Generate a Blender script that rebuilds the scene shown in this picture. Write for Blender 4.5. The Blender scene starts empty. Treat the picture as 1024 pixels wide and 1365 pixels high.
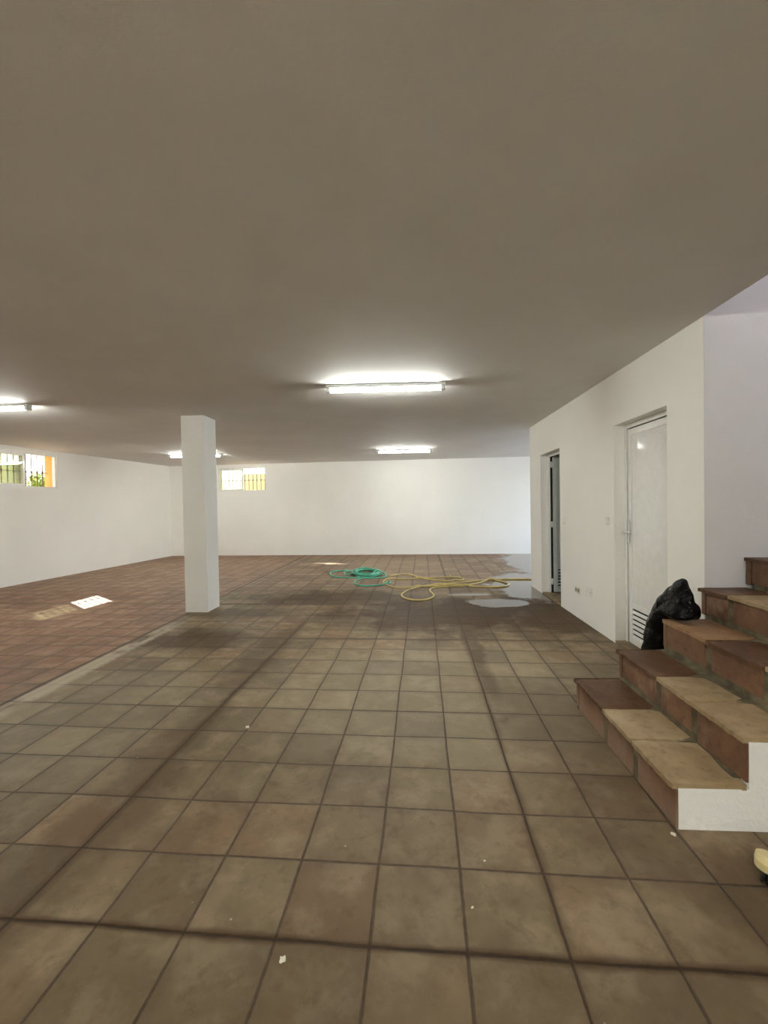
import bpy, bmesh, math, random
from mathutils import Vector, Matrix, noise
random.seed(7)
SC = bpy.context.scene
COL = SC.collection
PI = math.pi

# ------------------------------------------------------------------ sizes
H = 2.816                 # ceiling height
XR = 2.123                # face of the wall with the two doors
YN, YF = 3.261, 7.805     # its near and far ends
YB, YBS = 12.8085, -0.0335  # back wall  y = YB + YBS * x
XL, LS = -7.5593, 0.0969    # left wall  x = XL + LS * (y - YB)
TS, TOX, TOY, TPHI = 0.3319, -0.1481, 2.0922, -0.0244  # floor tile grid
SUN_DIR = Vector((0.8 * math.cos(0.581), -0.6 * math.cos(0.581), -math.sin(0.581)))

# ------------------------------------------------------------------ mesh helper
class MB:
    def __init__(self):
        self.v, self.f, self.m, self.s = [], [], [], []
    def add(self, vs, fs, mi=0, smooth=False):
        o = len(self.v)
        self.v += [tuple(p) for p in vs]
        for q in fs:
            self.f.append([o + i for i in q]); self.m.append(mi); self.s.append(smooth)
    def box(self, x0, x1, y0, y1, z0, z1, mi=0):
        vs = [(x0,y0,z0),(x1,y0,z0),(x1,y1,z0),(x0,y1,z0),(x0,y0,z1),(x1,y0,z1),(x1,y1,z1),(x0,y1,z1)]
        self.add(vs, [(0,3,2,1),(4,5,6,7),(0,1,5,4),(1,2,6,5),(2,3,7,6),(3,0,4,7)], mi)
    def bbox(self, x0, x1, y0, y1, z0, z1, b, mi=0, jit=0.0, seg=2):
        bm = bmesh.new()
        bmesh.ops.create_cube(bm, size=1)
        for q in bm.verts:
            q.co = Vector((x0 + (q.co.x + .5) * (x1 - x0), y0 + (q.co.y + .5) * (y1 - y0), z0 + (q.co.z + .5) * (z1 - z0)))
        bmesh.ops.bevel(bm, geom=list(bm.edges), offset=b, segments=seg, affect='EDGES', profile=.5)
        if jit:
            for q in bm.verts:
                n = noise.noise_vector(q.co * 9.0) * jit
                q.co += n
        bm.verts.index_update()
        self.add([q.co[:] for q in bm.verts], [[w.index for w in p.verts] for p in bm.faces], mi)
        bm.free()
    def prism(self, pts, d0, d1, axis='y', mi=0):
        n = len(pts)
        def mk(p, d):
            return {'y': (p[0], d, p[1]), 'x': (d, p[0], p[1]), 'z': (p[0], p[1], d)}[axis]
        vs = [mk(p, d0) for p in pts] + [mk(p, d1) for p in pts]
        self.add(vs, [list(range(n)), list(range(2*n-1, n-1, -1))] + [[i, i+n, (i+1) % n + n, (i+1) % n] for i in range(n)], mi)
    def tube(self, pts, r, n=8, mi=0, caps=True):
        pts = [Vector(p) for p in pts]
        rings = []
        for i, p in enumerate(pts):
            t = (pts[min(i+1, len(pts)-1)] - pts[max(i-1, 0)])
            t = t.normalized() if t.length > 1e-9 else Vector((1,0,0))
            up = Vector((0,0,1)) if abs(t.z) < .9 else Vector((1,0,0))
            a = t.cross(up).normalized(); b = a.cross(t)
            rr = r[i] if isinstance(r, (list, tuple)) else r
            rings.append([p + a * (rr * math.cos(2*PI*k/n)) + b * (rr * math.sin(2*PI*k/n)) for k in range(n)])
        vs = [q for g in rings for q in g]; fs = []
        for i in range(len(pts)-1):
            for k in range(n):
                fs.append((i*n+k, i*n+(k+1) % n, (i+1)*n+(k+1) % n, (i+1)*n+k))
        if caps:
            fs += [tuple(range(n))[::-1], tuple((len(pts)-1)*n + k for k in range(n))]
        self.add(vs, fs, mi, True)
    def cyl(self, p0, p1, r, n=16, mi=0):
        self.tube([p0, p1], r, n, mi)
        for i in (-1, -2): self.s[i] = False
    def build(self, name, mats, parent=None, smooth_angle=None):
        me = bpy.data.meshes.new(name)
        me.from_pydata(self.v, [], self.f); me.update()
        if not isinstance(mats, (list, tuple)): mats = [mats]
        for m in mats: me.materials.append(m)
        for p, mi, s in zip(me.polygons, self.m, self.s):
            p.material_index = mi; p.use_smooth = s
        bm = bmesh.new(); bm.from_mesh(me)
        bmesh.ops.recalc_face_normals(bm, faces=list(bm.faces)); bm.to_mesh(me); bm.free()
        o = bpy.data.objects.new(name, me); COL.objects.link(o)
        if parent: o.parent = parent
        return o

def tag(o, label=None, cat=None, group=None, kind=None):
    if label: o['label'] = label
    if cat: o['category'] = cat
    if group: o['group'] = group
    if kind: o['kind'] = kind
    return o
def empty(name, loc=(0,0,0), rz=0.0):
    o = bpy.data.objects.new(name, None); COL.objects.link(o)
    o.location = loc; o.rotation_euler = (0,0,rz); o.empty_display_size = .1
    return o
def copy_tree(o, parent=None):
    c = o.copy(); COL.objects.link(c)
    if parent: c.parent = parent
    for ch in list(o.children): copy_tree(ch, c)
    return c

# ------------------------------------------------------------------ materials
class NT:
    def __init__(self, name):
        self.mat = bpy.data.materials.new(name); self.mat.use_nodes = True
        self.t = self.mat.node_tree; self.t.nodes.clear()
        self.out = self.t.nodes.new('ShaderNodeOutputMaterial')
    def n(self, typ, **kw):
        d = self.t.nodes.new('ShaderNode' + typ)
        for k, v in kw.items(): setattr(d, k, v)
        return d
    def l(self, a, b): self.t.links.new(a, b)
    def sv(self, sock, v):
        if hasattr(v, 'is_output') or isinstance(v, bpy.types.NodeSocket): self.l(v, sock)
        else: sock.default_value = v
    def math(self, op, a, b=0.0, c=0.0, clamp=False):
        d = self.n('Math', operation=op, use_clamp=clamp)
        for i, q in enumerate((a, b, c)): self.sv(d.inputs[i], q)
        return d.outputs[0]
    def mix(self, fac, a, b, typ='MIX'):
        d = self.n('Mix', data_type='RGBA', blend_type=typ)
        self.sv(d.inputs[0], fac)
        for i, q in ((6, a), (7, b)):
            if isinstance(q, tuple) and len(q) == 3: q = (*q, 1)
            self.sv(d.inputs[i], q)
        return d.outputs[2]
    def ramp(self, fac, lo, hi, smooth=True):
        d = self.n('MapRange', interpolation_type='SMOOTHSTEP' if smooth else 'LINEAR')
        self.sv(d.inputs[0], fac); self.sv(d.inputs[1], lo); self.sv(d.inputs[2], hi)
        return d.outputs[0]
    def noise(self, vec, scale, detail=4, rough=.55, dist=0.0):
        d = self.n('TexNoise'); d.inputs['Scale'].default_value = scale
        d.inputs['Detail'].default_value = detail; d.inputs['Roughness'].default_value = rough
        d.inputs['Distortion'].default_value = dist
        if vec is not None: self.l(vec, d.inputs['Vector'])
        return d.outputs['Fac']
    def obj(self): return self.n('TexCoord').outputs['Object']
    def bump(self, h, strength, dist):
        d = self.n('Bump'); d.inputs['Strength'].default_value = strength; d.inputs['Distance'].default_value = dist
        self.l(h, d.inputs['Height']); return d.outputs[0]
    def bsdf(self, color, rough=.5, normal=None, spec=.5, metal=0.0, coat=0.0):
        d = self.n('BsdfPrincipled')
        if isinstance(color, tuple) and len(color) == 3: color = (*color, 1)
        self.sv(d.inputs['Base Color'], color); self.sv(d.inputs['Roughness'], rough)
        self.sv(d.inputs['Specular IOR Level'], spec); self.sv(d.inputs['Metallic'], metal)
        d.inputs['Coat Weight'].default_value = coat; d.inputs['Coat Roughness'].default_value = .08
        if normal is not None: self.l(normal, d.inputs['Normal'])
        self.l(d.outputs[0], self.out.inputs[0]); return d

def plaster(name, col, col2, bscale=38.0, bstr=.2, stain=0.0):
    t = NT(name); c = t.obj()
    big = t.noise(c, .9, 5, .6)
    fine = t.noise(c, bscale, 3, .6)
    mid = t.noise(c, 7.0, 4, .6)
    base = t.mix(t.ramp(big, .35, .7), col, col2)
    h = t.math('ADD', t.math('MULTIPLY', fine, .5), mid)
    t.bsdf(base, .75, t.bump(h, bstr, .02), .25)
    return t.mat

def simple(name, col, rough=.5, spec=.5, metal=0.0, var=0.06, scale=12.0, bump=0.0, bscale=60.0, coat=0.0):
    t = NT(name); c = t.obj()
    nz = t.noise(c, scale, 4, .6)
    dark = tuple(x * (1 - var * 2) for x in col); lite = tuple(min(1, x * (1 + var)) for x in col)
    base = t.mix(t.ramp(nz, .3, .7), dark, lite)
    nrm = t.bump(t.noise(c, bscale, 3), bump, .01) if bump else None
    t.bsdf(base, rough, nrm, spec, metal, coat)
    return t.mat

def emit(name, col, strength):
    t = NT(name); e = t.n('Emission')
    e.inputs[0].default_value = (*col, 1); e.inputs[1].default_value = strength
    t.l(e.outputs[0], t.out.inputs[0]); return t.mat

def thin_glass(name, tint, refl=.12, rough=.0):
    t = NT(name)
    tr = t.n('BsdfTransparent'); tr.inputs[0].default_value = (*tint, 1)
    gl = t.n('BsdfGlossy'); gl.inputs['Roughness'].default_value = rough
    fr = t.n('LayerWeight'); fr.inputs[0].default_value = .35
    mx = t.n('MixShader')
    t.l(t.math('ADD', t.math('MULTIPLY', fr.outputs['Fresnel'], .6), refl * .3), mx.inputs[0])
    t.l(tr.outputs[0], mx.inputs[1]); t.l(gl.outputs[0], mx.inputs[2]); t.l(mx.outputs[0], t.out.inputs[0])
    return t.mat

def floor_material():
    t = NT('clay_tile_floor'); c = t.obj()
    # a little wander in the laying
    wob = t.n('TexNoise'); wob.inputs['Scale'].default_value = 1.1; wob.inputs['Detail'].default_value = 2
    t.l(c, wob.inputs['Vector'])
    ws = t.n('VectorMath', operation='SUBTRACT'); t.l(wob.outputs['Color'], ws.inputs[0]); ws.inputs[1].default_value = (.5,.5,.5)
    wm = t.n('VectorMath', operation='SCALE'); t.l(ws.outputs[0], wm.inputs[0]); wm.inputs['Scale'].default_value = .03
    wa = t.n('VectorMath', operation='ADD'); t.l(c, wa.inputs[0]); t.l(wm.outputs[0], wa.inputs[1])
    mp = t.n('Mapping', vector_type='TEXTURE')
    mp.inputs['Location'].default_value = (TOX, TOY, 0); mp.inputs['Rotation'].default_value = (0,0,TPHI); mp.inputs['Scale'].default_value = (TS,TS,1)
    t.l(wa.outputs[0], mp.inputs['Vector'])
    sp = t.n('SeparateXYZ'); t.l(mp.outputs[0], sp.inputs[0]); u, v = sp.outputs[0], sp.outputs[1]
    so = t.n('SeparateXYZ'); t.l(c, so.inputs[0]); X, Y = so.outputs[0], so.outputs[1]
    fu, fv = t.math('FRACT', u), t.math('FRACT', v)
    du = t.math('MINIMUM', fu, t.math('SUBTRACT', 1.0, fu)); dv = t.math('MINIMUM', fv, t.math('SUBTRACT', 1.0, fv))
    d = t.math('MINIMUM', du, dv)
    edge_n = t.noise(c, 26, 3)
    gw = t.math('MULTIPLY_ADD', edge_n, .018, .003)
    tile = t.ramp(d, t.math('SUBTRACT', gw, .006), t.math('ADD', gw, .012))      # 1 on the tile, 0 in the joint
    cell = t.n('CombineXYZ'); t.l(t.math('FLOOR', u), cell.inputs[0]); t.l(t.math('FLOOR', v), cell.inputs[1])
    wn = t.n('TexWhiteNoise', noise_dimensions='3D'); t.l(cell.outputs[0], wn.inputs['Vector'])
    wc = t.n('SeparateColor'); t.l(wn.outputs['Color'], wc.inputs[0]); r1, r2, r3 = wc.outputs[0], wc.outputs[1], wc.outputs[2]
    # cell-shifted noise so every tile has its own clouding
    sh = t.n('VectorMath', operation='MULTIPLY_ADD'); t.l(wn.outputs['Color'], sh.inputs[0]); sh.inputs[1].default_value = (7,7,7); t.l(c, sh.inputs[2])
    cloud = t.noise(sh.outputs[0], 4.6, 6, .62, .15)
    cloud2 = t.noise(sh.outputs[0], 14, 6, .7, .1)
    big = t.noise(c, .55, 4, .6); big2 = t.noise(c, 1.7, 4, .6, .4)
    tan, olive, red = (.305,.225,.140), (.270,.208,.130), (.300,.175,.105)
    base = t.mix(t.ramp(r1, .2, .8), tan, olive)
    base = t.mix(t.math('MULTIPLY', t.ramp(r2, .62, 1.0), .55), base, red)
    base = t.mix(t.math('MULTIPLY', t.ramp(cloud, .44, .66), .55), base, (.47,.375,.265))      # pale bloom of cement haze
    base = t.mix(t.math('MULTIPLY', t.ramp(cloud2, .50, .70), .45), base, (.17,.11,.066))
    base = t.mix(t.math('MULTIPLY', t.ramp(big2, .50, .68), .5), base, (.17,.115,.072))
    # the redder bay on the left, beyond the long joint
    bay = t.ramp(t.math('MULTIPLY_ADD', t.math('SUBTRACT', big2, .5), .04, t.math('SUBTRACT', -3.19, X)), -.02, .02)
    redc = t.mix(t.ramp(cloud, .35, .7), (.34,.175,.112), (.54,.34,.245))
    redc = t.mix(t.math('MULTIPLY', t.ramp(r3, .5, 1.0), .45), redc, (.26,.155,.105))
    redc = t.mix(t.math('MULTIPLY', t.ramp(big2, .50, .75), .45), redc, (.235,.135,.10))
    base = t.mix(t.math('MULTIPLY', bay, .85), base, redc)
    # back strip of the room: redder, cleaner clay
    farm = t.math('MULTIPLY', t.ramp(t.math('MULTIPLY_ADD', big2, 1.5, Y), 7.6, 9.0), .55)
    base = t.mix(farm, base, t.mix(cloud, (.36,.235,.165), (.62,.46,.36)))
    bk = t.math('MULTIPLY', t.ramp(t.math('MULTIPLY_ADD', big2, 1.2, Y), 12.2, 13.2), .6)
    base = t.mix(bk, base, (.36,.19,.115))
    def blob(cx, cy, rx, ry, amp, nsc=2.2, nam=.8, lo=.45, hi=1.05):
        a = t.math('DIVIDE', t.math('SUBTRACT', X, cx), rx); b = t.math('DIVIDE', t.math('SUBTRACT', Y, cy), ry)
        q = t.math('SQRT', t.math('ADD', t.math('MULTIPLY', a, a), t.math('MULTIPLY', b, b)))
        q = t.math('MULTIPLY_ADD', t.math('SUBTRACT', t.noise(c, nsc, 4, .6), .5), nam * 2, q)
        return t.math('MULTIPLY', t.math('SUBTRACT', 1.0, t.ramp(q, lo, hi)), amp)
    # damp and grimy areas of the floor, plus painted shade across the foreground
    worn = t.math('MAXIMUM', blob(.3, 3.5, 1.9, 1.4, .55, 1.6, .5), blob(-2.4, 3.0, 1.3, 1.2, .45, 1.2, .5))
    base = t.mix(worn, base, t.mix(cloud, (.34,.285,.20), (.56,.49,.365)))
    dirt_shade = None
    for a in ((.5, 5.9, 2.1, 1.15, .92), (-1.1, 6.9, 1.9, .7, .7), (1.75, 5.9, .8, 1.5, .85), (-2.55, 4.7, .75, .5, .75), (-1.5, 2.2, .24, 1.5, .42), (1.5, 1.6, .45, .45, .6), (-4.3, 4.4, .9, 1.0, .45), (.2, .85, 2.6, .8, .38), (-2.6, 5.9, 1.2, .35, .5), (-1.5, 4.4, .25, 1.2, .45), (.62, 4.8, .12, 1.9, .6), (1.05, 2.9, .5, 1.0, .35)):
        q = blob(*a); dirt_shade = q if dirt_shade is None else t.math('MAXIMUM', dirt_shade, q)
    # grime gathered along a few joints
    def along(coord, pos, w, amp, nsc=3.0):
        dd = t.math('ABSOLUTE', t.math('SUBTRACT', coord, pos))
        ww = t.math('MULTIPLY_ADD', t.noise(c, nsc, 3), w * 2.4, -w * .35)
        return t.math('MULTIPLY', t.math('SUBTRACT', 1.0, t.ramp(dd, .0, ww)), amp)
    nearv = t.math('SUBTRACT', 1.0, t.ramp(Y, 4.5, 6.5))
    for a in ((u, -4.0, .30, .75), (v, -2.0, .13, .95), (u, 2.0, .16, .5), (v, 8.0, .25, .55), (v, 13.0, .35, .7), (v, 3.0, .06, .4), (u, -9.3, .25, .4)):
        q = t.math('MULTIPLY', along(*a), nearv) if a[0] is u and a[1] == -4.0 else along(*a)
        dirt_shade = t.math('MAXIMUM', dirt_shade, q)
    base = t.mix(1.0, base, (.68,.665,.61), 'MULTIPLY')
    tv = t.math('MULTIPLY_ADD', r3, .34, .84); tvc = t.n('CombineColor'); [t.l(tv, tvc.inputs[k]) for k in range(3)]
    base = t.mix(1.0, base, tvc.outputs[0], 'MULTIPLY')
    halo = t.math('SUBTRACT', 1.0, t.ramp(d, .02, t.math('MULTIPLY_ADD', big2, .28, .05)))
    base = t.mix(t.math('MULTIPLY', halo, .18), base, (.095,.060,.034))
    dirt_shade = t.math('MULTIPLY', dirt_shade, t.math('MULTIPLY_ADD', bay, -.75, 1.0))
    base = t.mix(dirt_shade, base, t.mix(t.ramp(cloud2, .3, .7), (.050,.028,.012), (.090,.054,.028)))
    # pale mortar strip laid along the right side of the long joint
    st = t.math('MULTIPLY', t.ramp(X, -3.19, -3.15), t.math('SUBTRACT', 1.0, t.ramp(t.math('MULTIPLY_ADD', edge_n, .10, X), -2.98, -2.90)))
    st = t.math('MULTIPLY', st, t.math('MULTIPLY', t.ramp(big2, .34, .52), t.math('SUBTRACT', 1.0, t.math('MULTIPLY', t.ramp(Y, 5.0, 5.5), .88))))
    base = t.mix(t.math('MULTIPLY', st, .85), base, (.46,.39,.29))
    # scattered paint specks
    vo = t.n('TexVoronoi'); vo.inputs['Scale'].default_value = 5.0; t.l(c, vo.inputs['Vector'])
    speck = t.math('MULTIPLY', t.math('SUBTRACT', 1.0, t.ramp(vo.outputs['Distance'], .012, .03)), t.ramp(t.noise(c, 2.1, 2), .52, .56))
    base = t.mix(t.math('MULTIPLY', speck, .6), base, (.62,.56,.46))
    grout = t.mix(t.ramp(cloud2, .3, .7), (.058,.038,.021), (.115,.080,.049))
    grout = t.mix(t.math('MULTIPLY', dirt_shade, .8), grout, (.035,.02,.01))
    stn = t.math('MULTIPLY_ADD', st, -.7, 1.0)
    fac = t.math('SUBTRACT', 1.0, t.math('MULTIPLY', t.math('SUBTRACT', 1.0, tile), stn))
    colr = t.mix(fac, grout, base)
    longj = t.math('SUBTRACT', 1.0, t.ramp(t.math('ABSOLUTE', t.math('MULTIPLY_ADD', t.math('SUBTRACT', big2, .5), .03, t.math('ADD', X, 3.2))), .006, .03))
    colr = t.mix(t.math('MULTIPLY', longj, .8), colr, (.05,.03,.02))
    # standing water: the film spreads over the tiles and into the joints
    wet = None
    for a in ((2.35, 7.85, 1.10, 1.55, 1.0), (3.35, 10.8, 1.15, 2.6, 1.0), (1.28, 6.5, .50, .30, 1.0), (.95, 7.1, .42, .12, .9), (4.4, 9.5, 2.4, 3.0, 1.0)):
        q = blob(*a, 3.2, .40, .80, .98); wet = q if wet is None else t.math('MAXIMUM', wet, q)
    damp = t.math('MAXIMUM', wet, t.math('MULTIPLY', dirt_shade, .12))
    colr = t.mix(t.math('MULTIPLY', wet, .6), colr, (.10,.075,.055))
    rough = t.math('MULTIPLY_ADD', cloud2, .22, .52)
    rough = t.math('MULTIPLY_ADD', damp, t.math('SUBTRACT', .07, rough), rough)
    hgt = t.math('MULTIPLY', t.math('ADD', fac, t.math('MULTIPLY', cloud2, .12)), t.math('SUBTRACT', 1.0, t.math('MULTIPLY', wet, .85)))
    t.bsdf(colr, rough, t.bump(hgt, .6, .006), t.math('SUBTRACT', t.math('MULTIPLY_ADD', wet, .40, .30), t.math('MULTIPLY', dirt_shade, .20)))
    return t.mat

def terracotta(name, a, b, pale, low=0.0):
    t = NT(name); c = t.obj()
    n1 = t.noise(c, 6, 5, .6, .4); n2 = t.noise(c, 22, 4, .6); n3 = t.noise(c, 2.3, 4, .6, .5)
    base = t.mix(t.ramp(n1, .3, .7), a, b)
    base = t.mix(t.math('MULTIPLY', t.ramp(n3, .52, .72), .55), base, pale)
    base = t.mix(t.math('MULTIPLY', t.ramp(n2, .5, .75), .55), base, tuple(x * .5 for x in a))
    if low:     # efflorescence crusting the foot of the lowest course
        sz = t.n('SeparateXYZ'); t.l(c, sz.inputs[0])
        lo = t.math('SUBTRACT', 1.0, t.ramp(t.math('MULTIPLY_ADD', n3, -.16, sz.outputs[2]), -.02, .10))
        base = t.mix(t.math('MULTIPLY', lo, low), base, (.34,.235,.165))
    t.bsdf(base, t.math('MULTIPLY_ADD', n2, .2, .42), t.bump(n2, .25, .008), .4)
    return t.mat

M = {}
M['white'] = plaster('white_plaster', (.87,.86,.82), (.90,.89,.855))
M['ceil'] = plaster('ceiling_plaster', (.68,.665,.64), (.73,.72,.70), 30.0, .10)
M['pillar'] = plaster('pillar_plaster', (.74,.735,.70), (.78,.775,.745))
M['lilac'] = plaster('stairwell_shade_plaster', (.62,.605,.61), (.66,.645,.65))  # dimmer stairwell light is put into this lilac grey colour
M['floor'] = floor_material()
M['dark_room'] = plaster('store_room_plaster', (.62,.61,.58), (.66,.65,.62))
M['tread_tan'] = terracotta('tan_stair_tile', (.285,.197,.102), (.385,.28,.158), (.50,.39,.25))
M['tread_dark'] = terracotta('dark_stair_tile', (.080,.035,.014), (.125,.058,.025), (.20,.12,.065))
M['tread_mid'] = terracotta('brown_stair_tile', (.25,.135,.062), (.33,.195,.10), (.42,.29,.17))
M['riser'] = terracotta('clay_riser_tile', (.125,.058,.027), (.19,.096,.050), (.40,.28,.20), .5)
M['mortar'] = simple('grey_green_mortar', (.155,.130,.080), .85, .2, var=.25, scale=9, bump=.4, bscale=70)
M['sill'] = simple('worn_clay_sill', (.27,.20,.12), .7, .3, var=.2, scale=7)
M['stringer'] = plaster('rough_white_plaster', (.80,.80,.77), (.84,.84,.82), 30, .7)
M['alu'] = simple('white_lacquered_aluminium', (.86,.86,.83), .28, .5, var=.02, coat=.3)
M['panel'] = simple('glossy_white_door_panel', (.88,.885,.86), .05, .5, var=.02, coat=.6)
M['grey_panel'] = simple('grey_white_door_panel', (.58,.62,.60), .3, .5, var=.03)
M['gap'] = simple('black_gap_shade', (.015,.015,.015), .8, .2)  # black standing in for shade in the door gaps and vents
M['chrome'] = simple('satin_white_metal', (.70,.69,.66), .25, .5, var=.02, coat=.4)
M['plastic'] = simple('ivory_plastic', (.78,.76,.66), .35, .5, var=.03)
M['plastic_w'] = simple('white_plastic', (.85,.84,.80), .35, .5, var=.02)
M['socket'] = simple('olive_socket_hole', (.20,.19,.10), .5, .4)
M['lamp_body'] = simple('white_steel_lamp_body', (.72,.74,.72), .4, .5, var=.02)
M['lamp_cap'] = simple('grey_lamp_end', (.55,.57,.55), .45, .5, var=.04)
M['bag'] = None
M['green_hose'] = simple('green_rubber_hose', (.13,.55,.38), .38, .5, var=.15, scale=3)
M['yellow_hose'] = simple('yellow_rubber_hose', (.72,.58,.23), .42, .5, var=.14, scale=3)
M['brass'] = simple('dull_brass', (.45,.36,.15), .35, .5, .8)
M['pale_wood'] = simple('pale_varnished_wood', (.78,.66,.34), .4, .5, var=.12, scale=8)
M['bristle'] = simple('black_bristle', (.012,.011,.011), .6, .4, var=.2)
M['chip'] = simple('cream_paint', (.80,.76,.62), .7, .3)
M['iron'] = simple('dark_wrought_iron', (.10,.085,.09), .5, .5, .3)
M['ochre'] = simple('ochre_painted_render', (.86,.50,.16), .8, .2, var=.06, scale=4, bump=.3)
M['pale_ochre'] = simple('pale_yellow_render', (.95,.86,.52), .8, .2, var=.06, scale=3, bump=.3)
M['ochre_wall'] = simple('yellow_garden_wall', (.80,.58,.25), .8, .2, var=.06, scale=3, bump=.3)
M['leaf'] = simple('green_leaf', (.40,.54,.08), .5, .4, var=.3, scale=5)
M['leaf2'] = simple('dry_yellow_leaf', (.46,.46,.10), .5, .4, var=.2, scale=5)
M['bark'] = simple('grey_bark', (.20,.14,.09), .85, .2, var=.2)
M['soil'] = simple('dry_soil', (.36,.29,.20), .9, .2, var=.2, scale=3)
M['glass'] = thin_glass('clear_pane', (.93,.94,.84))
M['tube'] = emit('lamp_light', (.98,1.0,.93), 34.0)
M['tube_strong'] = emit('strong_lamp_light', (.98,1.0,.93), 105.0)  # output raised above the visible tubes to fill camera-facing surfaces

def bag_material():
    t = NT('black_bin_bag_plastic'); c = t.obj()
    n1 = t.noise(c, 13, 3, .5, 2.2); n2 = t.noise(c, 28, 3, .6, 1.0)
    h = t.math('ADD', n1, t.math('MULTIPLY', n2, .3))
    base = t.mix(t.ramp(n1, .4, .7), (.0025,.0025,.0023), (.006,.0057,.005))
    t.bsdf(base, .20, t.bump(h, .4, .02), .10)
    return t.mat
M['bag'] = bag_material()
def brick_material():
    t = NT('orange_brick'); c = t.obj()
    b = t.n('TexBrick'); b.inputs['Scale'].default_value = 9
    b.inputs['Color1'].default_value = (.72,.33,.14,1); b.inputs['Color2'].default_value = (.58,.24,.10,1); b.inputs['Mortar'].default_value = (.7,.6,.45,1)
    mp = t.n('Mapping'); mp.inputs['Rotation'].default_value = (PI/2, 0, PI/2); t.l(c, mp.inputs[0]); t.l(mp.outputs[0], b.inputs[0])
    t.bsdf(b.outputs[0], .85, None, .2); return t.mat
M['brick'] = brick_material()

# ------------------------------------------------------------------ room shell
WT = .30
def structure(o, label, cat): return tag(o, label, cat, kind='structure')

b = MB(); b.box(-9.6, 6.6, -3.4, 13.6, -.15, 0)
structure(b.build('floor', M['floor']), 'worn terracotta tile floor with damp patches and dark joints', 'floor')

WELL_X0, WELL_Y0 = XR, 1.3   # stairwell opening in the ceiling
b = MB()
def lwx(y): return XL + LS * (y - YB) - .14
def bwy(x): return YB + YBS * x + .15
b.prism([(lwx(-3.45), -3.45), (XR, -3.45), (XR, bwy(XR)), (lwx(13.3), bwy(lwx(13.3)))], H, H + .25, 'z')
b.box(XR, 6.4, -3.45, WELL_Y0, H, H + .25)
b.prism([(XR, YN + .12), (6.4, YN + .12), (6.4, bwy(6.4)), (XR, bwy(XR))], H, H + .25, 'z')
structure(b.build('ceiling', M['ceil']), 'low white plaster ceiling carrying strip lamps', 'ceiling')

# left wall, local y runs along the wall, local x = 0 is its face
LW_Y0 = YB - XL * 0      # anchor at the back corner
lang = -math.atan(LS)
corner_y = YB + YBS * XL
lx0 = XL + LS * (corner_y - YB)
def left_local(y): return (y - corner_y) * math.sqrt(1 + LS * LS)
wy0, wy1 = left_local(7.66), left_local(9.17)
wz0, wz1 = 1.985, 2.725
b = MB()
b.box(-WT, 0, -17.5, wy0, 0, H); b.box(-WT, 0, wy1, .35, 0, H)
b.box(-WT, 0, wy0, wy1, 0, wz0); b.box(-WT, 0, wy0, wy1, wz1, H)
wl = b.build('wall_left', M['white']); wl.location = (lx0, corner_y, 0); wl.rotation_euler = (0,0,lang)
structure(wl, 'long white plaster wall on the left with a high basement window', 'wall')

# back wall, local x along the wall, local y = 0 is its face
bang = math.atan(YBS)
bx0, bx1 = -5.99, -4.43
b = MB()
b.box(-9.6, bx0, 0, WT, 0, H); b.box(bx1, 6.6, 0, WT, 0, H)
b.box(bx0, bx1, 0, WT, 0, wz0); b.box(bx0, bx1, 0, WT, wz1, H)
wb = b.build('wall_back', M['white']); wb.location = (0, YB, 0); wb.rotation_euler = (0,0,bang)
structure(wb, 'white plaster wall at the far end of the room', 'wall')

# wall with the two doors
D1 = (6.281, 7.187, 2.264); D2 = (3.708, 4.64, 2.28)
XI = XR + .25
b = MB()
for y0, y1, z0 in ((YN, D2[0], 0), (D2[0], D2[1], D2[2]), (D2[1], D1[0], 0), (D1[0], D1[1], D1[2]), (D1[1], YF, 0)):
    b.box(XR, XI, y0, y1, z0, H)
b.box(XI, 6.3, YF - .2, YF, 0, H)
structure(b.build('wall_right', M['white']), 'white plaster wall on the right with two doorways', 'wall')
# stairwell wall, rising through the ceiling opening
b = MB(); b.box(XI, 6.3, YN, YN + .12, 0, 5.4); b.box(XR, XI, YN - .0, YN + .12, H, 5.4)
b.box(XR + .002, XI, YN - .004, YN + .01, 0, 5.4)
structure(b.build('wall_stairwell', M['lilac']), 'plaster wall rising beside the stairs, stairwell shade put into its lilac grey colour', 'wall')
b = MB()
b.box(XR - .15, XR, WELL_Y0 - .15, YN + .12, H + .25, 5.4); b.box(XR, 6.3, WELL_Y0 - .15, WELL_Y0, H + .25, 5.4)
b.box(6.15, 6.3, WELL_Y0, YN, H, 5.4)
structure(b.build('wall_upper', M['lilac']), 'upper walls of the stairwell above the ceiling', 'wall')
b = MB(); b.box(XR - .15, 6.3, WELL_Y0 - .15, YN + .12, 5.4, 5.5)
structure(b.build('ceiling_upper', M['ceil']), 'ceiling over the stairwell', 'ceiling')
b = MB(); b.box(-9.6, 6.6, -3.5, -3.3, 0, H)
structure(b.build('wall_front', M['white']), 'white plaster wall behind the viewpoint', 'wall')
b = MB(); b.box(4.4, 4.6, -3.3, 2.0, 0, H); b.box(4.6, 6.3, 1.9, 2.0, 0, H); b.box(6.15, 6.3, 2.0, YN, 0, H)
structure(b.build('wall_near', M['white']), 'white plaster wall on the right behind the stairs', 'wall')
# far bay on the right, with its wide window opening to the daylight
b = MB()
b.box(6.15, 6.4, YF - .2, 8.6, 0, H); b.box(6.15, 6.4, 11.9, 13.2, 0, H)
b.box(6.15, 6.4, 8.6, 11.9, 0, .25); b.box(6.15, 6.4, 8.6, 11.9, 2.45, H)
structure(b.build('wall_bay', M['white']), 'white wall of the far bay with a wide opening to daylight', 'wall')
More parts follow.
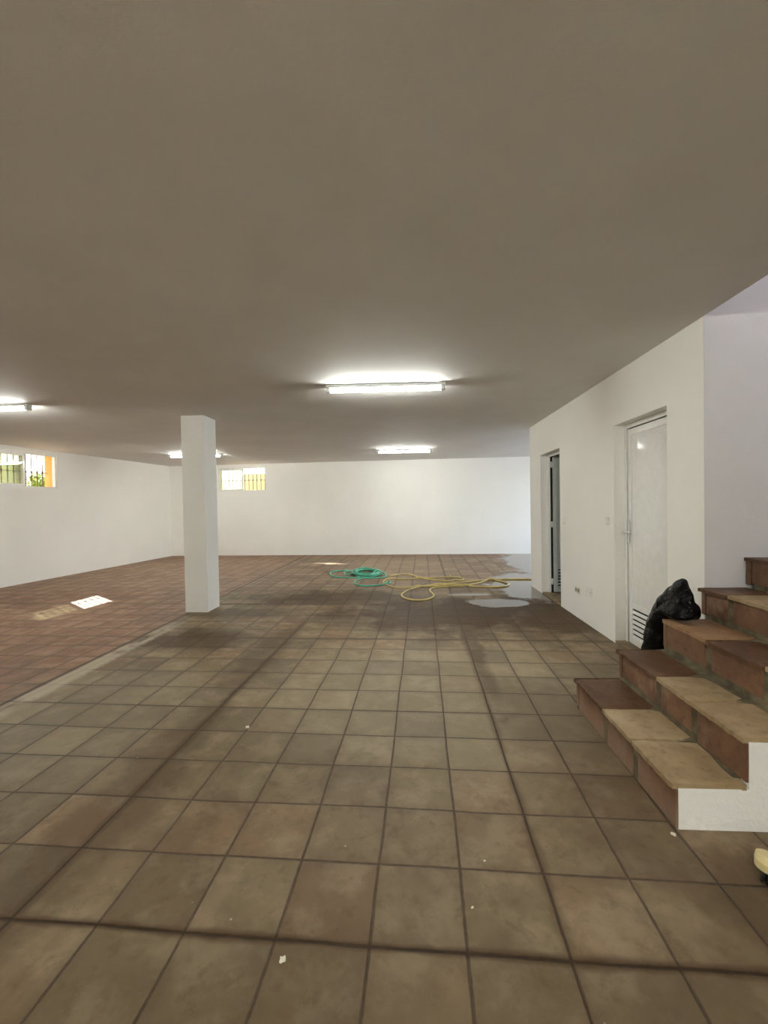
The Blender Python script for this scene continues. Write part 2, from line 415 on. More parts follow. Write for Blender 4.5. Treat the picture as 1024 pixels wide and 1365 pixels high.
# store room behind the doors
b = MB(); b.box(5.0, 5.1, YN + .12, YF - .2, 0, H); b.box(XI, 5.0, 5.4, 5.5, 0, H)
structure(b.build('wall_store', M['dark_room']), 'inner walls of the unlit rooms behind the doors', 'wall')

# pillar
b = MB()
b.bbox(-3.263, -2.931, 5.962, 6.348, -.01, H + .01, .008, 0, .004)
structure(b.build('pillar', M['pillar']), 'square white plaster pillar standing on the floor left of the middle', 'pillar')

# ------------------------------------------------------------------ windows
def window(name, label, host, axis, a0, a1, open_side, reveal_mats):
    """axis 'y': wall face normal +x (left wall); axis 'x': wall face normal -y (back wall)"""
    root = empty(name); root.location = host.location; root.rotation_euler = host.rotation_euler
    structure(root, label, 'window')
    def bx(mb, s0, s1, d0, d1, z0, z1, mi=0):   # s along the wall, d depth outwards
        if axis == 'y': mb.box(-d1, -d0, s0, s1, z0, z1, mi)
        else: mb.box(s0, s1, d0, d1, z0, z1, mi)
    z0, z1 = wz0, wz1; mid = (a0 + a1) / 2; f = .038
    m = MB()
    bx(m, a0, a1, .012, .085, z1 - f, z1); bx(m, a0, a1, .012, .085, z0, z0 + f * .8)
    bx(m, a0, a0 + f, .012, .085, z0, z1); bx(m, a1 - f, a1, .012, .085, z0, z1)
    m.build('frame', M['alu'], root)
    for k, off in enumerate((.018, .052)):     # the fixed sash and the sliding one pushed behind it
        e0, e1 = a0 + f, mid + .045
        s = MB(); w = .045
        bx(s, e0, e1, off, off + .028, z1 - f - w, z1 - f); bx(s, e0, e1, off, off + .028, z0 + f * .8, z0 + f * .8 + w)
        bx(s, e0, e0 + w, off, off + .028, z0 + f, z1 - f); bx(s, e1 - w, e1, off, off + .028, z0 + f, z1 - f)
        sash = s.build('sash', M['alu'], root)
        g = MB(); bx(g, e0 + w, e1 - w, off + .012, off + .016, z0 + f + w - .02, z1 - f - w)
        g.build('pane', M['glass'], sash)
    r = MB()
    bx(r, a0, a0 + .012, .085, WT + .01, z0, z1, 0); bx(r, a1 - .012, a1, .085, WT + .01, z0, z1, 1)
    bx(r, a0, a1, .085, WT + .01, z0 - .001, z0 + .012, 0); bx(r, a0, a1, .085, WT + .01, z1 - .012, z1, 0)
    r.build('reveal', reveal_mats, root)
    return root
window('window_1', 'high sliding window in the left wall, right half open with iron bars behind', wl, 'y', wy0, wy1, 1, [M['ochre'], M['ochre']])
window('window_2', 'high sliding window in the back wall just right of the pillar', wb, 'x', bx0, bx1, 1, [M['pale_ochre'], M['brick']])

def grille(label, host, axis, a0, a1):
    root = empty('window_grille'); root.location = host.location; root.rotation_euler = host.rotation_euler
    tag(root, label, 'window bars', 'iron bars outside the basement windows')
    d = WT - .06
    def P(s, z): return (-d, s, z) if axis == 'y' else (s, d, z)
    n = int(round((a1 - a0) / .128)); zr = (wz0 + wz1) / 2 - .02
    for i in range(1, n):
        s = a0 + (a1 - a0) * i / n
        m = MB(); m.cyl(P(s, wz0), P(s, wz1), .011, 10); m.build('bar', M['iron'], root)
        k = MB(); k.tube([P(s, zr + o) for o in (-.035, -.02, 0, .02, .035)], [.008, .017, .02, .017, .008], 10); k.build('collar', M['iron'], root)
    m = MB(); m.cyl(P(a0, zr), P(a1, zr), .006, 8); m.build('rail', M['iron'], root)
grille('dark iron bars outside the window of the left wall', wl, 'y', wy0, wy1)
grille('dark iron bars outside the window of the back wall', wb, 'x', bx0, bx1)

# ------------------------------------------------------------------ doors
def ring(mb, x0, x1, y0, y1, z0, z1, w, bottom=True):
    mb.box(x0, x1, y0, y0 + w, z0, z1); mb.box(x0, x1, y1 - w, y1, z0, z1)
    mb.box(x0, x1, y0 + w, y1 - w, z1 - w, z1)
    if bottom: mb.box(x0, x1, y0 + w, y1 - w, z0, z0 + w)

# door_2: closed, near the stairs
root = empty('door_2', (XR + .105, (D2[0] + D2[1]) / 2, 0))
structure(root, 'closed glossy white door with louvred vent beside the stairs', 'door')
hw = (D2[1] - D2[0]) / 2; dz = D2[2]
m = MB(); ring(m, .0, .075, -hw + .002, hw - .002, .02, dz - .002, .042, False); m.build('frame', M['alu'], root)
m = MB(); m.box(.030, .034, -hw + .04, hw - .04, .03, dz - .04); m.build('gap_shade', M['gap'], root)  # black sheet behind the leaf, painting the gap around it dark
lw_ = hw - .062; lz0, lz1 = .035, dz - .056
m = MB(); ring(m, .008, .030, -lw_, lw_, lz0, lz1, .062); m.box(.008, .030, -lw_ + .062, lw_ - .062, .40, .455)
leaf = m.build('leaf', M['alu'], root)
m = MB(); m.box(.014, .026, -lw_ + .062, lw_ - .062, .455, lz1 - .062); m.build('panel', M['panel'], leaf)
m = MB()
for i in range(6):
    z = .115 + i * .05
    m.prism([(.006, z - .014), (.009, z - .017), (.020, z + .010), (.017, z + .014)], -lw_ + .062, lw_ - .062, 'y')
g = MB(); g.box(.022, .028, -lw_ + .062, lw_ - .062, .09, .40); g.build('vent_shade_backing', M['gap'], leaf)  # black sheet paints the dark between the louvres
m.build('louvre', M['alu'], leaf)
hd = MB()
hy = lw_ - .032
hd.bbox(-.012, -.004, hy - .018, hy + .018, 1.06, 1.29, .004); hd.cyl((-.004, hy, 1.175), (-.055, hy, 1.175), .010)
hd.bbox(-.066, -.044, hy - .135, hy + .014, 1.165, 1.186, .007)
hd.build('handle', M['chrome'], root)
# door_1: ajar, leaf swung into the dark room
root = empty('door_1', (XR + .115, D1[1], 0))
structure(root, 'grey white door standing open into the dark room at the far end of the right wall', 'door')
w1 = D1[1] - D1[0]; dz = D1[2]
m = MB(); ring(m, 0, .026, -w1 + .002, -.002, .02, dz - .002, .04, False); m.build('frame', M['alu'], root)
m = MB(); m.box(.026, .075, -.034, -.004, .02, dz - .002); m.build('gap_shade', M['gap'], root)  # black strip added so the hinge gap reads as shade
L0, L1 = .060, .87; fy0, fy1 = -.085, -.045
def leafring(mb):
    mb.box(L0, L0 + .06, fy0, fy1, .035, dz - .05); mb.box(L1 - .06, L1, fy0, fy1, .035, dz - .05)
    mb.box(L0 + .06, L1 - .06, fy0, fy1, dz - .11, dz - .05); mb.box(L0 + .06, L1 - .06, fy0, fy1, .035, .095); mb.box(L0 + .06, L1 - .06, fy0, fy1, .40, .455)
m = MB(); leafring(m); leaf = m.build('leaf', M['grey_panel'], root)
m = MB(); m.box(L0 + .06, L1 - .06, fy0 + .012, fy1 - .012, .455, dz - .11); m.build('panel', M['grey_panel'], leaf)
m = MB()
for i in range(6):
    z = .11 + i * .05
    m.prism([(fy0 + .004, z), (fy0 + .006, z - .006), (fy0 + .022, z + .014), (fy0 + .020, z + .020)], L0 + .06, L1 - .06, 'x')
g = MB(); g.box(L0 + .06, L1 - .06, fy0 + .026, fy1 - .006, .095, .40); g.build('vent_shade_backing', M['gap'], leaf)  # dark between the slats painted by a black sheet
m.build('louvre', M['grey_panel'], leaf)
for z in (.20, 1.13, 2.10):
    m = MB(); m.cyl((.043, -.050, z - .05), (.043, -.050, z + .05), .011); m.box(.020, .066, -.050, -.040, z - .04, z + .04)
    m.build('hinge', M['chrome'], root)
# clay sills in the two doorways
b = MB(); b.box(XR + .01, XI + .02, D1[0] + .002, D1[1] - .002, 0, .018); structure(b.build('trim_1', M['sill']), 'clay sill in the doorway of the open door', 'sill')
b = MB(); b.box(XR - .0, XI, D2[0] + .002, D2[1] - .002, 0, .03); structure(b.build('trim_2', M['sill']), 'clay sill in the doorway of the closed door', 'sill')

# ------------------------------------------------------------------ staircase
RISE = .215; NX = [1.175, 1.48, 1.785, 2.09, 2.40, 2.71, 3.02, 3.33, 3.64, 3.95, 4.26]
SY0, SY1 = 2.005, 3.19
stair = empty('staircase', (NX[0], SY0, 0))
tag(stair, 'terracotta tiled staircase climbing to the right with a white plastered side', 'stairs')
stair_o = Vector((NX[0], SY0, 0))
def sb(mb, x0, x1, y0, y1, z0, z1, bev, mi, jit=.0):
    mb.bbox(x0 - stair_o.x, x1 - stair_o.x, y0 - stair_o.y, y1 - stair_o.y, z0, z1, bev, mi, jit)
def slab(mb, x0, x1, y0, y1, z0, z1, mi):
    bm = bmesh.new(); bmesh.ops.create_cube(bm, size=1)
    bmesh.ops.subdivide_edges(bm, edges=list(bm.edges), cuts=11, use_grid_fill=True)
    for q in bm.verts:
        fx, fy, fz = q.co.x + .5, q.co.y + .5, q.co.z + .5
        p = Vector((x0 + fx * (x1 - x0), y0 + fy * (y1 - y0), z0 + fz * (z1 - z0)))
        near = max(0, 1 - fx * 6)
        rim = min(1, near + max(0, 1 - min(fy, 1 - fy) * 14))
        if fz > .95: p.z -= rim * (.0045 + .006 * abs(noise.noise(p * 23)))
        p.x += near * .008 * noise.noise(Vector((p.x * 3, p.y * 31, 1.3))) + near * (.007 if fz > .95 else 0)
        p.y += .004 * noise.noise(p * 11 + Vector((5, 2, 1)))
        p.z += .0025 * noise.noise(p * 6)
        q.co = p - stair_o
        q.co.z = p.z
    bm.verts.index_update()
    mb.add([q.co[:] for q in bm.verts], [[w.index for w in f.verts] for f in bm.faces], mi, False); bm.free()
n = len(NX) - 1
core_pts = []
for i in range(n):
    core_pts += [(NX[i] + .007 - stair_o.x, i * RISE), (NX[i] + .007 - stair_o.x, (i + 1) * RISE - .026)]
core_pts += [(NX[n] - stair_o.x, n * RISE - .026), (NX[n] - stair_o.x, 0)]
core_pts[0] = (core_pts[0][0], .001); core_pts[-1] = (core_pts[-1][0], .001)
m = MB(); m.prism(core_pts, .05, SY1 - SY0 - .012, 'y'); m.build('mortar_core', M['mortar'], stair)
side = []
for i in range(n):
    side += [(NX[i] + .014 - stair_o.x, i * RISE + (.001 if i == 0 else -.024)), (NX[i] + .014 - stair_o.x, (i + 1) * RISE - .024)]
side += [(NX[n] - stair_o.x, n * RISE - .024), (NX[n] - stair_o.x, .001)]
m = MB(); m.prism(side, .0, .052, 'y'); m.build('side_wall', M['stringer'], stair)
JO = [(2.005, 2.371, 2.716, 3.19), (2.005, 2.371, 2.70, 3.19), (2.005, 2.29, 2.72, 3.19), (1.99, 2.30, 2.62, 2.97, 3.255)]
TK = [(0, 0, 1), (0, 0, 1), (0, 1, 2), (0, 2, 0, 1)]
for i in range(min(n, 8)):
    J = JO[i] if i < 4 else (1.99, 2.31, 2.64, 2.96, 3.255)
    K = TK[i] if i < 4 else random.choice([(1, 0, 2, 1), (2, 1, 0, 1)])
    tr = MB(); ri = MB()
    z1 = (i + 1) * RISE
    for k in range(len(J) - 1):
        y0, y1 = J[k] + (.004 if k else 0), J[k + 1] - .004
        dz_ = random.uniform(-.004, .003); dx = random.uniform(-.010, .006)
        slab(tr, NX[i] - .008 + dx, NX[i + 1] + .004, y0, y1, z1 - .026 + dz_, z1 + dz_, K[k])
        ry0 = y0 + (.012 if k else .002); ry1 = y1 - (.03 if k < len(J) - 2 else .008)
        if k == len(J) - 2: ry1 -= .05
        sb(ri, NX[i] + .002, NX[i] + .02, ry0, ry1, i * RISE + (.006 if i == 0 or k == 0 else .034), z1 - .028, .004, 0, .003)
        if k == len(J) - 2: sb(ri, NX[i] + .002, NX[i] + .02, y1 - .044, y1 - .004, i * RISE + .022, z1 - .028, .004, 0, .003)
    tr.build('tread', [M['tread_tan'], M['tread_dark'], M['tread_mid']], stair)
    ri.build('riser', M['riser'], stair)

# ------------------------------------------------------------------ ceiling lamps
def make_lamp(name, tube=None):
    root = empty(name)
    L = .65
    m = MB(); m.bbox(-L, L, -.045, .045, -.036, 0, .006); m.build('housing', M['lamp_body'], root)
    m = MB(); pts = [(-L + .045 + (2 * L - .09) * k / 12, 0, -.050) for k in range(13)]
    m.tube(pts, .027, 16); m.build('tube', tube or M['tube'], root)
    for s in (-1, 1):
        e = MB(); e.bbox(s * (L - .022) - .024, s * (L - .022) + .024, -.036, .036, -.080, -.002, .008); e.build('end_cap', M['lamp_cap'], root)
    return root
LAMPS = [((-.26, 4.72), 2.0, 'lit strip lamp on the ceiling nearest the middle, the largest one'),
         ((-.14, 10.36), 2.0, 'lit strip lamp on the ceiling close to the far wall, behind the largest lamp'),
         ((-5.32, 5.03), 2.0, 'lit strip lamp cut by the left edge of the photo, above the sunlit floor patch'),
         ((-5.23, 10.22), 2.0, 'lit strip lamp partly hidden behind the pillar'),
         ((-.20, -2.45), 2.0, 'unseen strip lamp on the ceiling behind the viewpoint, output raised as fill'),
         ((-5.35, -2.45), 2.0, 'lit strip lamp on the ceiling far left behind the viewpoint')]
proto = make_lamp('ceiling_lamp')
for i, ((x, y), rz, lab) in enumerate(LAMPS):
    o = proto if i == 0 else (copy_tree(proto) if i < 4 else make_lamp('ceiling_lamp', M['tube_strong'] if i == 4 else None))
    o.location = (x, y, H); o.rotation_euler = (0, 0, math.radians(rz if i != 2 else 0))
    tag(o, lab, 'lamp', 'strip lamps on the ceiling')

# ------------------------------------------------------------------ switches, socket, plate (wall face x = XR)
def switch(y, z, lab):
    root = empty('light_switch', (XR, y, z)); tag(root, lab, 'switch', 'light switches on the right wall')
    m = MB(); m.bbox(-.010, .001, -.040, .040, -.042, .042, .004); m.build('plate', M['plastic'], root)
    m = MB(); m.bbox(-.016, -.008, -.024, .024, -.034, .028, .003); m.build('rocker', M['plastic_w'], root)
switch(6.10, 1.232, 'ivory light switch on the wall just right of the open door')
switch(4.80, 1.280, 'ivory light switch on the wall just left of the closed white door')
root = empty('wall_socket', (XR, 5.65, .358)); tag(root, 'ivory double wall socket low on the wall between the two doors', 'socket')
m = MB(); m.bbox(-.010, .001, -.080, .080, -.042, .042, .004); m.build('plate', M['plastic'], root)
for s in (-.038, .038):
    m = MB(); m.cyl((-.0105, s, 0), (-.007, s, 0), .026, 20); m.build('outlet', M['socket'], root)
root = empty('blank_cover', (XR, 5.30, .408)); tag(root, 'white blank cover plate on the wall right of the socket', 'cover plate')
m = MB(); m.bbox(-.008, .001, -.085, .085, -.055, .055, .004); m.build('plate', M['plastic_w'], root)
m = MB(); m.cyl((-.012, -.06, 0), (-.006, -.06, 0), .010, 12); m.build('screw_cap', M['lamp_cap'], root)

# ------------------------------------------------------------------ hoses
YEL= [(2.312, 8.437), (2.082, 8.445), (1.873, 8.444), (1.647, 8.443), (1.424, 8.367), (1.117, 8.242), (0.866, 8.126), (0.703, 8.031), (0.462, 7.965), (0.241, 7.815), (0.053, 7.628), (-0.075, 7.416), (-0.165, 7.144), (-0.174, 6.971), (-0.117, 6.78), (0.009, 6.658), (0.156, 6.646), (0.273, 6.747), (0.346, 6.934), (0.337, 7.104), (0.3, 7.345), (0.321, 7.535), (0.39, 7.632), (0.51, 7.69), (0.677, 7.747), (0.768, 7.779), (0.905, 7.791), (1.09, 7.932), (1.249, 8.071), (1.414, 8.312), (1.526, 8.4), (1.624, 8.323), (1.712, 8.142), (1.752, 7.97), (1.735, 7.863), (1.623, 7.723), (1.407, 7.674), (1.191, 7.704), (1.009, 7.788), (0.844, 7.923), (0.695, 7.936), (0.453, 7.822), (0.238, 7.718), (-0.077, 7.658), (-0.34, 7.686), (-0.473, 7.936), (-0.551, 8.201), (-0.524, 8.464), (-0.407, 8.602), (-0.229, 8.528), (-0.083, 8.531), (0.107, 8.625), (0.283, 8.635), (0.579, 8.684), (0.802, 8.719), (0.761, 8.709), (0.943, 8.682), (1.008, 8.523), (0.96, 8.393), (0.813, 8.38), (0.726, 8.29), (0.486, 8.362), (0.28, 8.534), (0.123, 8.667), (0.066, 8.891), (-0.087, 9.112), (-0.319, 9.075), (-0.466, 8.895)]
GA= [(-0.839, 8.672), (-1.029, 8.767), (-1.205, 8.721), (-1.438, 8.756), (-1.651, 8.927), (-1.777, 9.218), (-1.793, 9.522), (-1.619, 9.673), (-1.436, 9.685), (-1.31, 9.499)]
GB= [(-0.738, 9.172), (-0.763, 8.891), (-0.868, 8.73), (-1.016, 8.735), (-1.157, 8.907), (-1.242, 9.194), (-1.232, 9.495), (-1.124, 9.686), (-0.96, 9.678), (-0.811, 9.475), (-0.658, 9.19), (-0.7, 8.964), (-0.84, 8.835), (-1.026, 8.842), (-1.194, 8.985), (-1.285, 9.218), (-1.256, 9.458), (-1.112, 9.606), (-0.91, 9.596), (-0.735, 9.433), (-0.768, 9.242), (-0.794, 9.054), (-0.889, 8.946), (-1.018, 8.951), (-1.138, 9.069), (-1.203, 9.262), (-1.185, 9.458), (-1.088, 9.58), (-0.949, 9.573), (-0.826, 9.441), (-0.735, 9.269), (-0.767, 9.013), (-0.888, 8.867), (-1.054, 8.873), (-1.209, 9.032), (-1.297, 9.294), (-1.279, 9.567), (-1.154, 9.738), (-0.972, 9.728), (-0.811, 9.544), (-0.729, 9.252), (-0.761, 8.973), (-0.885, 8.813), (-1.055, 8.82), (-1.215, 8.992), (-1.308, 9.278), (-1.292, 9.577), (-1.165, 9.766), (-0.976, 9.756), (-0.808, 9.554), (-0.747, 9.207), (-0.776, 9.003), (-0.882, 8.885), (-1.026, 8.891), (-1.158, 9.019), (-1.23, 9.228), (-1.211, 9.443), (-1.103, 9.577), (-0.948, 9.569), (-0.811, 9.424), (-0.715, 9.172), (-0.747, 8.976), (-0.859, 8.862), (-1.01, 8.868), (-1.147, 8.992), (-1.221, 9.195), (-1.198, 9.402), (-1.083, 9.53), (-0.921, 9.522), (-0.78, 9.383), (-0.672, 9.18), (-0.71, 8.91), (-0.846, 8.756), (-1.03, 8.763), (-1.201, 8.931), (-1.297, 9.208), (-1.275, 9.498), (-1.135, 9.68), (-0.932, 9.67), (-0.754, 9.473), (-0.798, 9.23), (-0.816, 8.97), (-0.905, 8.819), (-1.033, 8.824), (-1.156, 8.984), (-1.231, 9.249), (-1.224, 9.527), (-1.133, 9.703), (-0.993, 9.696), (-0.864, 9.51)]
GS= [(-1.275, 9.244), (-1.287, 9.099), (-1.359, 8.943), (-1.454, 9.107), (-1.452, 9.352), (-1.366, 9.429), (-1.29, 9.294), (-1.214, 9.144)]
GC= [(-0.699, 9.218), (-0.555, 8.928), (-0.557, 8.704), (-0.747, 8.651), (-0.984, 8.634), (-1.092, 8.428), (-1.107, 8.151), (-1.031, 7.939), (-0.896, 7.842), (-0.682, 7.864), (-0.511, 7.945), (-0.424, 8.129), (-0.439, 8.285), (-0.486, 8.231)]

def catmull(P, step=6, closed=False):
    out = []
    n = len(P)
    for i in range(n - 1):
        p0 = Vector(P[max(i-1, 0)]); p1 = Vector(P[i]); p2 = Vector(P[i+1]); p3 = Vector(P[min(i+2, n-1)])
        for k in range(step):
            t = k / step
            out.append(.5 * ((2*p1) + (p2-p0)*t + (2*p0-5*p1+4*p2-p3)*t*t + (3*p1-p0-3*p2+p3)*t*t*t))
    out.append(Vector(P[-1])); return out
def lay(P, r, under=()):
    """lift a hose over the strands it lies across"""
    cells = {}
    for q in under: cells.setdefault((int(q.x / .02), int(q.y / .02)), []).append((q, -9, q.z))
    out = []
    acc = 0.0
    for i, p in enumerate(P):
        if i: acc += (P[i] - P[i-1]).length
        z = p.z
        key0 = (int(p.x / .02), int(p.y / .02))
        for ax in (-1, 0, 1):
            for ay in (-1, 0, 1):
                for (q, a, h) in cells.get((key0[0]+ax, key0[1]+ay), ()):
                    if acc - a > .12 and (Vector((q.x, q.y)) - Vector((p.x, p.y))).length < 2*r: z = max(z, h + 2*r*.95)
        cells.setdefault(key0, []).append((p, acc, z)); out.append(z)
    for _ in range(4):
        out = [max(out[i], (out[max(i-1,0)] + out[i] + out[min(i+1, len(out)-1)]) / 3) for i in range(len(out))]
    return [Vector((p.x, p.y, z)) for p, z in zip(P, out)]
R_H = .0135
pts = lay(catmull([(x, y, R_H) for x, y in YEL], 8), R_H)
m = MB(); m.tube(pts, R_H, 8)
yh = m.build('garden_hose', M['yellow_hose']); tag(yh, 'yellow garden hose looped across the wet floor up to the right wall', 'hose', 'garden hoses on the floor')
gpts = catmull([(x, y, R_H) for x, y in GA], 6)
coil = []
for i, (x, y) in enumerate(GB): coil.append((x, y, R_H + .055 * (i / len(GB)) + .006 * math.sin(i * 1.9)))
gpts += catmull(coil, 4)
gpts += lay(catmull([(x, y, .06 * max(0, 1 - i / 3) + R_H) for i, (x, y) in enumerate(GC)], 8), R_H * 1.15, pts)
sm = []
m = MB(); m.tube(gpts, .0150, 8)
gh = m.build('garden_hose', M['green_hose']); tag(gh, 'green garden hose lying in a coil on the floor', 'hose', 'garden hoses on the floor')
m = MB(); m.tube(catmull([(x, y, .04) for x, y in GS], 6), .0150, 8); m.build('end_loop', M['green_hose'], gh)
m = MB(); e = gpts[-1]; d_ = (gpts[-1] - gpts[-3]).normalized(); m.cyl(e, e + d_ * .06, .018, 12); m.build('coupling', M['brass'], gh)

# ------------------------------------------------------------------ black bag by the stairs
def blob_mesh():
    bm = bmesh.new()
    def sack(parts):     # the skin pulled taut over a few soft lumps
        tmp = bmesh.new()
        for c, r in parts:
            bmesh.ops.create_icosphere(tmp, subdivisions=3, radius=1, matrix=Matrix.Translation(c) @ Matrix.Diagonal((*r, 1)))
        res = bmesh.ops.convex_hull(tmp, input=tmp.verts)
        bad = [g for g in res['geom_interior'] if isinstance(g, bmesh.types.BMVert)]
        bmesh.ops.delete(tmp, geom=bad, context='VERTS')
        m_ = bpy.data.meshes.new('hull'); tmp.to_mesh(m_); tmp.free(); bm.from_mesh(m_); bpy.data.meshes.remove(m_)
    sack([((1.835, 3.375, .10), (.115, .10, .10)), ((1.835, 3.37, .40), (.088, .095, .12)), ((1.848, 3.33, .60), (.07, .09, .09))])
    sack([((1.838, 3.34, .56), (.075, .10, .10)), ((1.862, 3.26, .72), (.075, .09, .08)), ((1.845, 3.29, .68), (.06, .09, .08))])
    sack([((1.862, 3.26, .73), (.075, .10, .08)), ((1.905, 3.15, .915), (.034, .055, .034)), ((1.915, 3.14, .81), (.045, .09, .09)), ((1.90, 3.13, .70), (.070, .11, .05)), ((1.835, 3.12, .69), (.05, .08, .04))])
    sack([((1.915, 3.12, .70), (.055, .09, .05)), ((1.958, 3.10, .695), (.030, .05, .042)), ((1.945, 3.08, .755), (.026, .04, .03))])
    me = bpy.data.meshes.new('bag'); bm.to_mesh(me); bm.free()
    return me
bag = bpy.data.objects.new('bin_bag', blob_mesh()); COL.objects.link(bag)
bag.data.materials.append(M['bag'])
rm = bag.modifiers.new('remesh', 'REMESH'); rm.mode = 'VOXEL'; rm.voxel_size = .008; rm.use_smooth_shade = True
tx = bpy.data.textures.new('bag_folds', 'VORONOI'); tx.noise_scale = .13; tx.weight_1 = -1; tx.weight_2 = 1; tx.noise_intensity = 1.2
dp = bag.modifiers.new('folds', 'DISPLACE'); dp.texture = tx; dp.strength = .030; dp.mid_level = .35; dp.texture_coords = 'GLOBAL'
tx2 = bpy.data.textures.new('bag_crumple', 'CLOUDS'); tx2.noise_scale = .09
dp2 = bag.modifiers.new('crumple', 'DISPLACE'); dp2.texture = tx2; dp2.strength = .010; dp2.mid_level = .5; dp2.texture_coords = 'GLOBAL'
tag(bag, 'crumpled black bin bag slumped over the third step against the wall', 'bag')

# ------------------------------------------------------------------ broom head at the right edge
br = empty('broom_head', (1.46, 1.625, 0), math.radians(-56))
tag(br, 'pale wooden broom head with black bristles lying on the floor at the right edge', 'broom')
m = MB()
out = []
BL, BW = .15, .044
for k in range(13): a = PI/2 + PI * k / 12; out.append((-BL + BW * math.cos(a), BW * math.sin(a)))
for k in range(13): a = -PI/2 + PI * k / 12; out.append((BL + BW * math.cos(a), BW * math.sin(a)))
def taper(mb, o, z0, z1, z2):
    n = len(o)
    lay_ = [[(x, y, z0) for x, y in o], [(x, y, z1) for x, y in o], [(x * .985, y * .72, z2) for x, y in o]]
    mb.add([p for l in lay_ for p in l], [list(range(n))[::-1], [2*n + i for i in range(n)]] + [(j*n+i, j*n+(i+1) % n, (j+1)*n+(i+1) % n, (j+1)*n+i) for j in (0, 1) for i in range(n)])
taper(m, out, .052, .082, .097); m.build('block', M['pale_wood'], br)
m = MB()
for i in range(26):
    for j in range(5):
        x = -BL + .0 + 2 * BL * i / 25; y = -.022 + .011 * j
        fx = x * 1.06 + random.uniform(-.006, .006); fy = y * 1.5 + random.uniform(-.006, .006)
        m.tube([(x, y, .058), ((x+fx)/2, (y+fy)/2, .03), (fx, fy, .001)], [.006, .0062, .005], 5)
bo = m.build('bristles', M['bristle'], br); bo['kind'] = 'stuff'

# ------------------------------------------------------------------ paint flakes on the floor
def flake(x, y, r, seed, lab):
    rnd = random.Random(seed); m = MB(); n = 9
    o = [(r * rnd.uniform(.45, 1.1) * math.cos(2*PI*k/n), r * rnd.uniform(.45, 1.1) * math.sin(2*PI*k/n)) for k in range(n)]
    m.prism(o, .0, r * .35, 'z')
    ob = m.build('paint_flake', M['chip']); ob.location = (x, y, .0005); ob.rotation_euler = (0,0,rnd.random()*6)
    tag(ob, lab, 'flake', 'paint flakes on the floor tiles')
flake(-.448, 1.369, .014, 1, 'cream paint flake on a tile in the front row, the largest of the flakes')
flake(-1.134, 2.829, .016, 2, 'cream flake on the joint left of the middle of the floor')
flake(.283, 1.795, .006, 3, 'small pale flake on the tile two rows in front of the stairs, farther of two')
flake(.203, 1.583, .006, 4, 'small pale flake in the middle of the floor just beyond the dark joint')
flake(1.150, 1.975, .012, 5, 'pale mortar crumb on the floor at the front corner of the stairs')

# ------------------------------------------------------------------ outside
b = MB(); b.box(-14, -8.05, -2, 20, 1.6, 1.93); b.box(-8.05, 8, 13.75, 20, 1.6, 1.93)
structure(b.build('ground', M['soil']), 'dry garden ground outside the basement windows', 'ground')
b = MB(); b.box(-12.5, -12.3, 5.5, 12.85, 1.93, 2.95)
structure(b.build('garden_wall', M['pale_ochre']), 'pale yellow garden wall outside the left window', 'wall')
b = MB(); b.box(-6.55, -5.2, 16.4, 16.6, 1.93, 2.78)
structure(b.build('garden_wall', M['ochre_wall']), 'pale yellow garden wall outside the back window', 'wall')
def bush(loc, rx, ry, rz, n, seed, lab):
    rnd = random.Random(seed); root = empty('bush', loc); tag(root, lab, 'bush', 'bushes outside the windows')
    m = MB()
    for k in range(n):
        a = rnd.uniform(0, 2*PI); e = rnd.uniform(0, 1); rr = rnd.uniform(.55, 1)
        c = Vector((rx*rr*math.cos(a)*math.sqrt(1-e*e*.8), ry*rr*math.sin(a)*math.sqrt(1-e*e*.8), rz*(.08 + e*rr*.92)))
        d1 = Vector((rnd.gauss(0,1), rnd.gauss(0,1), rnd.gauss(0,.7))).normalized(); d2 = d1.cross(Vector((rnd.gauss(0,1), rnd.gauss(0,1), 1))).normalized()
        s = rnd.uniform(.025, .05)
        m.add([c - d1*s*1.4, c + d2*s*.55 + Vector((0,0,.006)), c + d1*s*1.4, c - d2*s*.55], [(0,1,2,3)], 0 if rnd.random() < .6 else 1)
    m.build('foliage', [M['leaf'], M['leaf2']], root)
    st_ = MB()
    for k in range(7):
        a = 2*PI*k/7; st_.tube([(0.03*math.cos(a), .03*math.sin(a), 0), (rx*.3*math.cos(a), ry*.3*math.sin(a), rz*.4), (rx*.6*math.cos(a), ry*.6*math.sin(a), rz*.75)], [.014,.01,.005], 6)
    st_.build('stem', M['bark'], root)
bush((-10.1, 11.5, 1.93), .55, .75, .66, 2600, 3, 'yellow green bush seen through the bars of the left window')
bush((-11.2, 13.2, 1.93), .8, .8, .80, 2600, 5, 'larger bush standing farther back outside the left window')

# ------------------------------------------------------------------ light
w = bpy.data.worlds.new('sky'); SC.world = w; w.use_nodes = True
nt = w.node_tree; nt.nodes.clear()
out_ = nt.nodes.new('ShaderNodeOutputWorld'); bg = nt.nodes.new('ShaderNodeBackground'); sky = nt.nodes.new('ShaderNodeTexSky')
sky.sky_type = 'NISHITA'; sky.sun_disc = False; sky.sun_elevation = .581; sky.sun_rotation = math.atan2(-SUN_DIR.x, -SUN_DIR.y)
sky.air_density = 1.0; sky.dust_density = 1.5
bg.inputs[1].default_value = .17
nt.links.new(sky.outputs[0], bg.inputs[0]); nt.links.new(bg.outputs[0], out_.inputs[0])

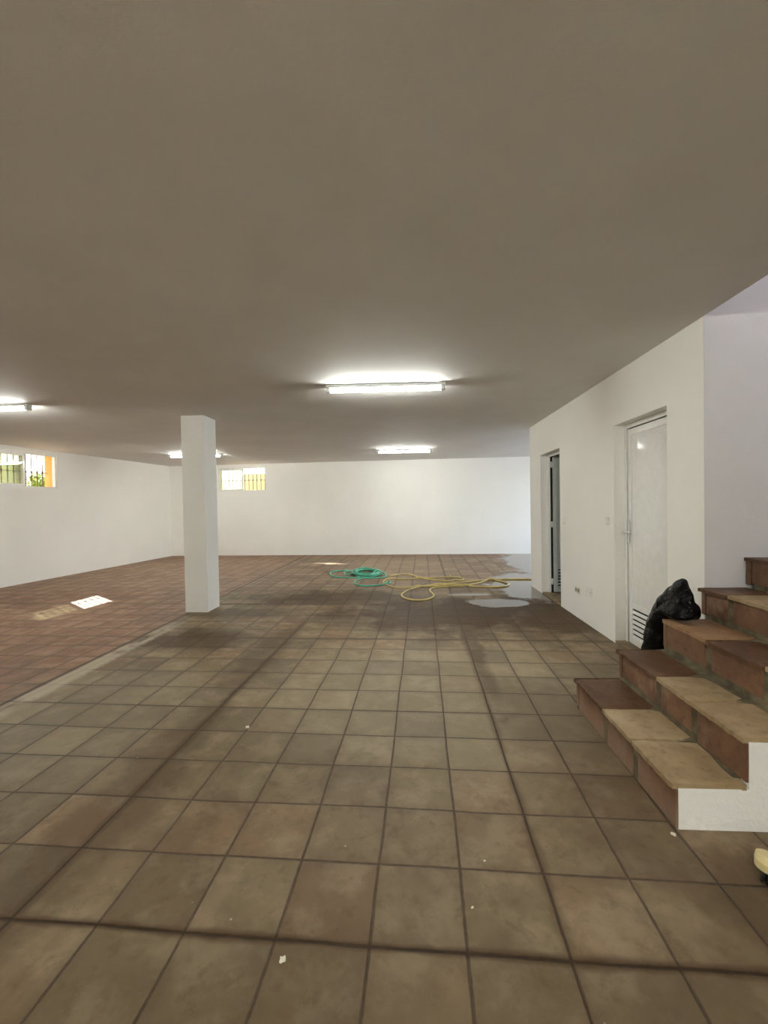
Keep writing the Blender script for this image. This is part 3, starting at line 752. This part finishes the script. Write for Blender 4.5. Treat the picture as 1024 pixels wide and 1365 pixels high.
sd = bpy.data.lights.new('sun', 'SUN'); sd.energy = 5.0; sd.angle = .009; sd.color = (1, .95, .86)
so = bpy.data.objects.new('sun', sd); COL.objects.link(so)
so.rotation_euler = SUN_DIR.to_track_quat('-Z', 'Y').to_euler()

def area(name, loc, direction, sx, sy, power, col):
    a = bpy.data.lights.new(name, 'AREA'); a.shape = 'RECTANGLE'; a.size = sx; a.size_y = sy; a.energy = power; a.color = col
    o = bpy.data.objects.new(name, a); COL.objects.link(o); o.location = loc
    o.rotation_euler = Vector(direction).to_track_quat('-Z', 'Z').to_euler(); return o
area('bay_daylight', (6.38, 10.25, 1.35), (-1, 0, 0), 3.2, 2.1, 34, (.80, .88, 1.0))
area('stairwell_fill', (3.9, 1.4, 4.2), (0, 1, -.25), 1.6, 1.2, 9.0, (.92, .90, 1.0))  # unseen fill added to even out the upper stairwell wall, no opening behind it

# ------------------------------------------------------------------ camera
cd = bpy.data.cameras.new('camera'); cam = bpy.data.objects.new('camera', cd); COL.objects.link(cam)
cd.sensor_fit = 'HORIZONTAL'; cd.sensor_width = 36; cd.lens = 572.8 / 1024 * 36; cd.clip_start = .05; cd.clip_end = 200
yaw, pitch, roll = 0.0631, -0.0173, -0.0174
fw = Vector((-math.sin(yaw)*math.cos(pitch), math.cos(yaw)*math.cos(pitch), math.sin(pitch)))
rt = Vector((math.cos(yaw), math.sin(yaw), 0)); up = rt.cross(fw)
r2 = rt * math.cos(roll) + up * math.sin(roll); u2 = up * math.cos(roll) - rt * math.sin(roll)
mw = Matrix((( r2.x, u2.x, -fw.x, 0), (r2.y, u2.y, -fw.y, 0), (r2.z, u2.z, -fw.z, 1.5), (0,0,0,1)))
cam.matrix_world = mw
SC.camera = cam

SC.view_settings.view_transform = 'Standard'; SC.view_settings.look = 'None'
SC.view_settings.gamma = 1.0; SC.view_settings.use_curve_mapping = False
SC.view_settings.exposure = 2.15
SC.cycles.use_denoising = True
SC.cycles.max_bounces = 14; SC.cycles.diffuse_bounces = 8; SC.cycles.transparent_max_bounces = 12
SC.cycles.sample_clamp_indirect = 8.0
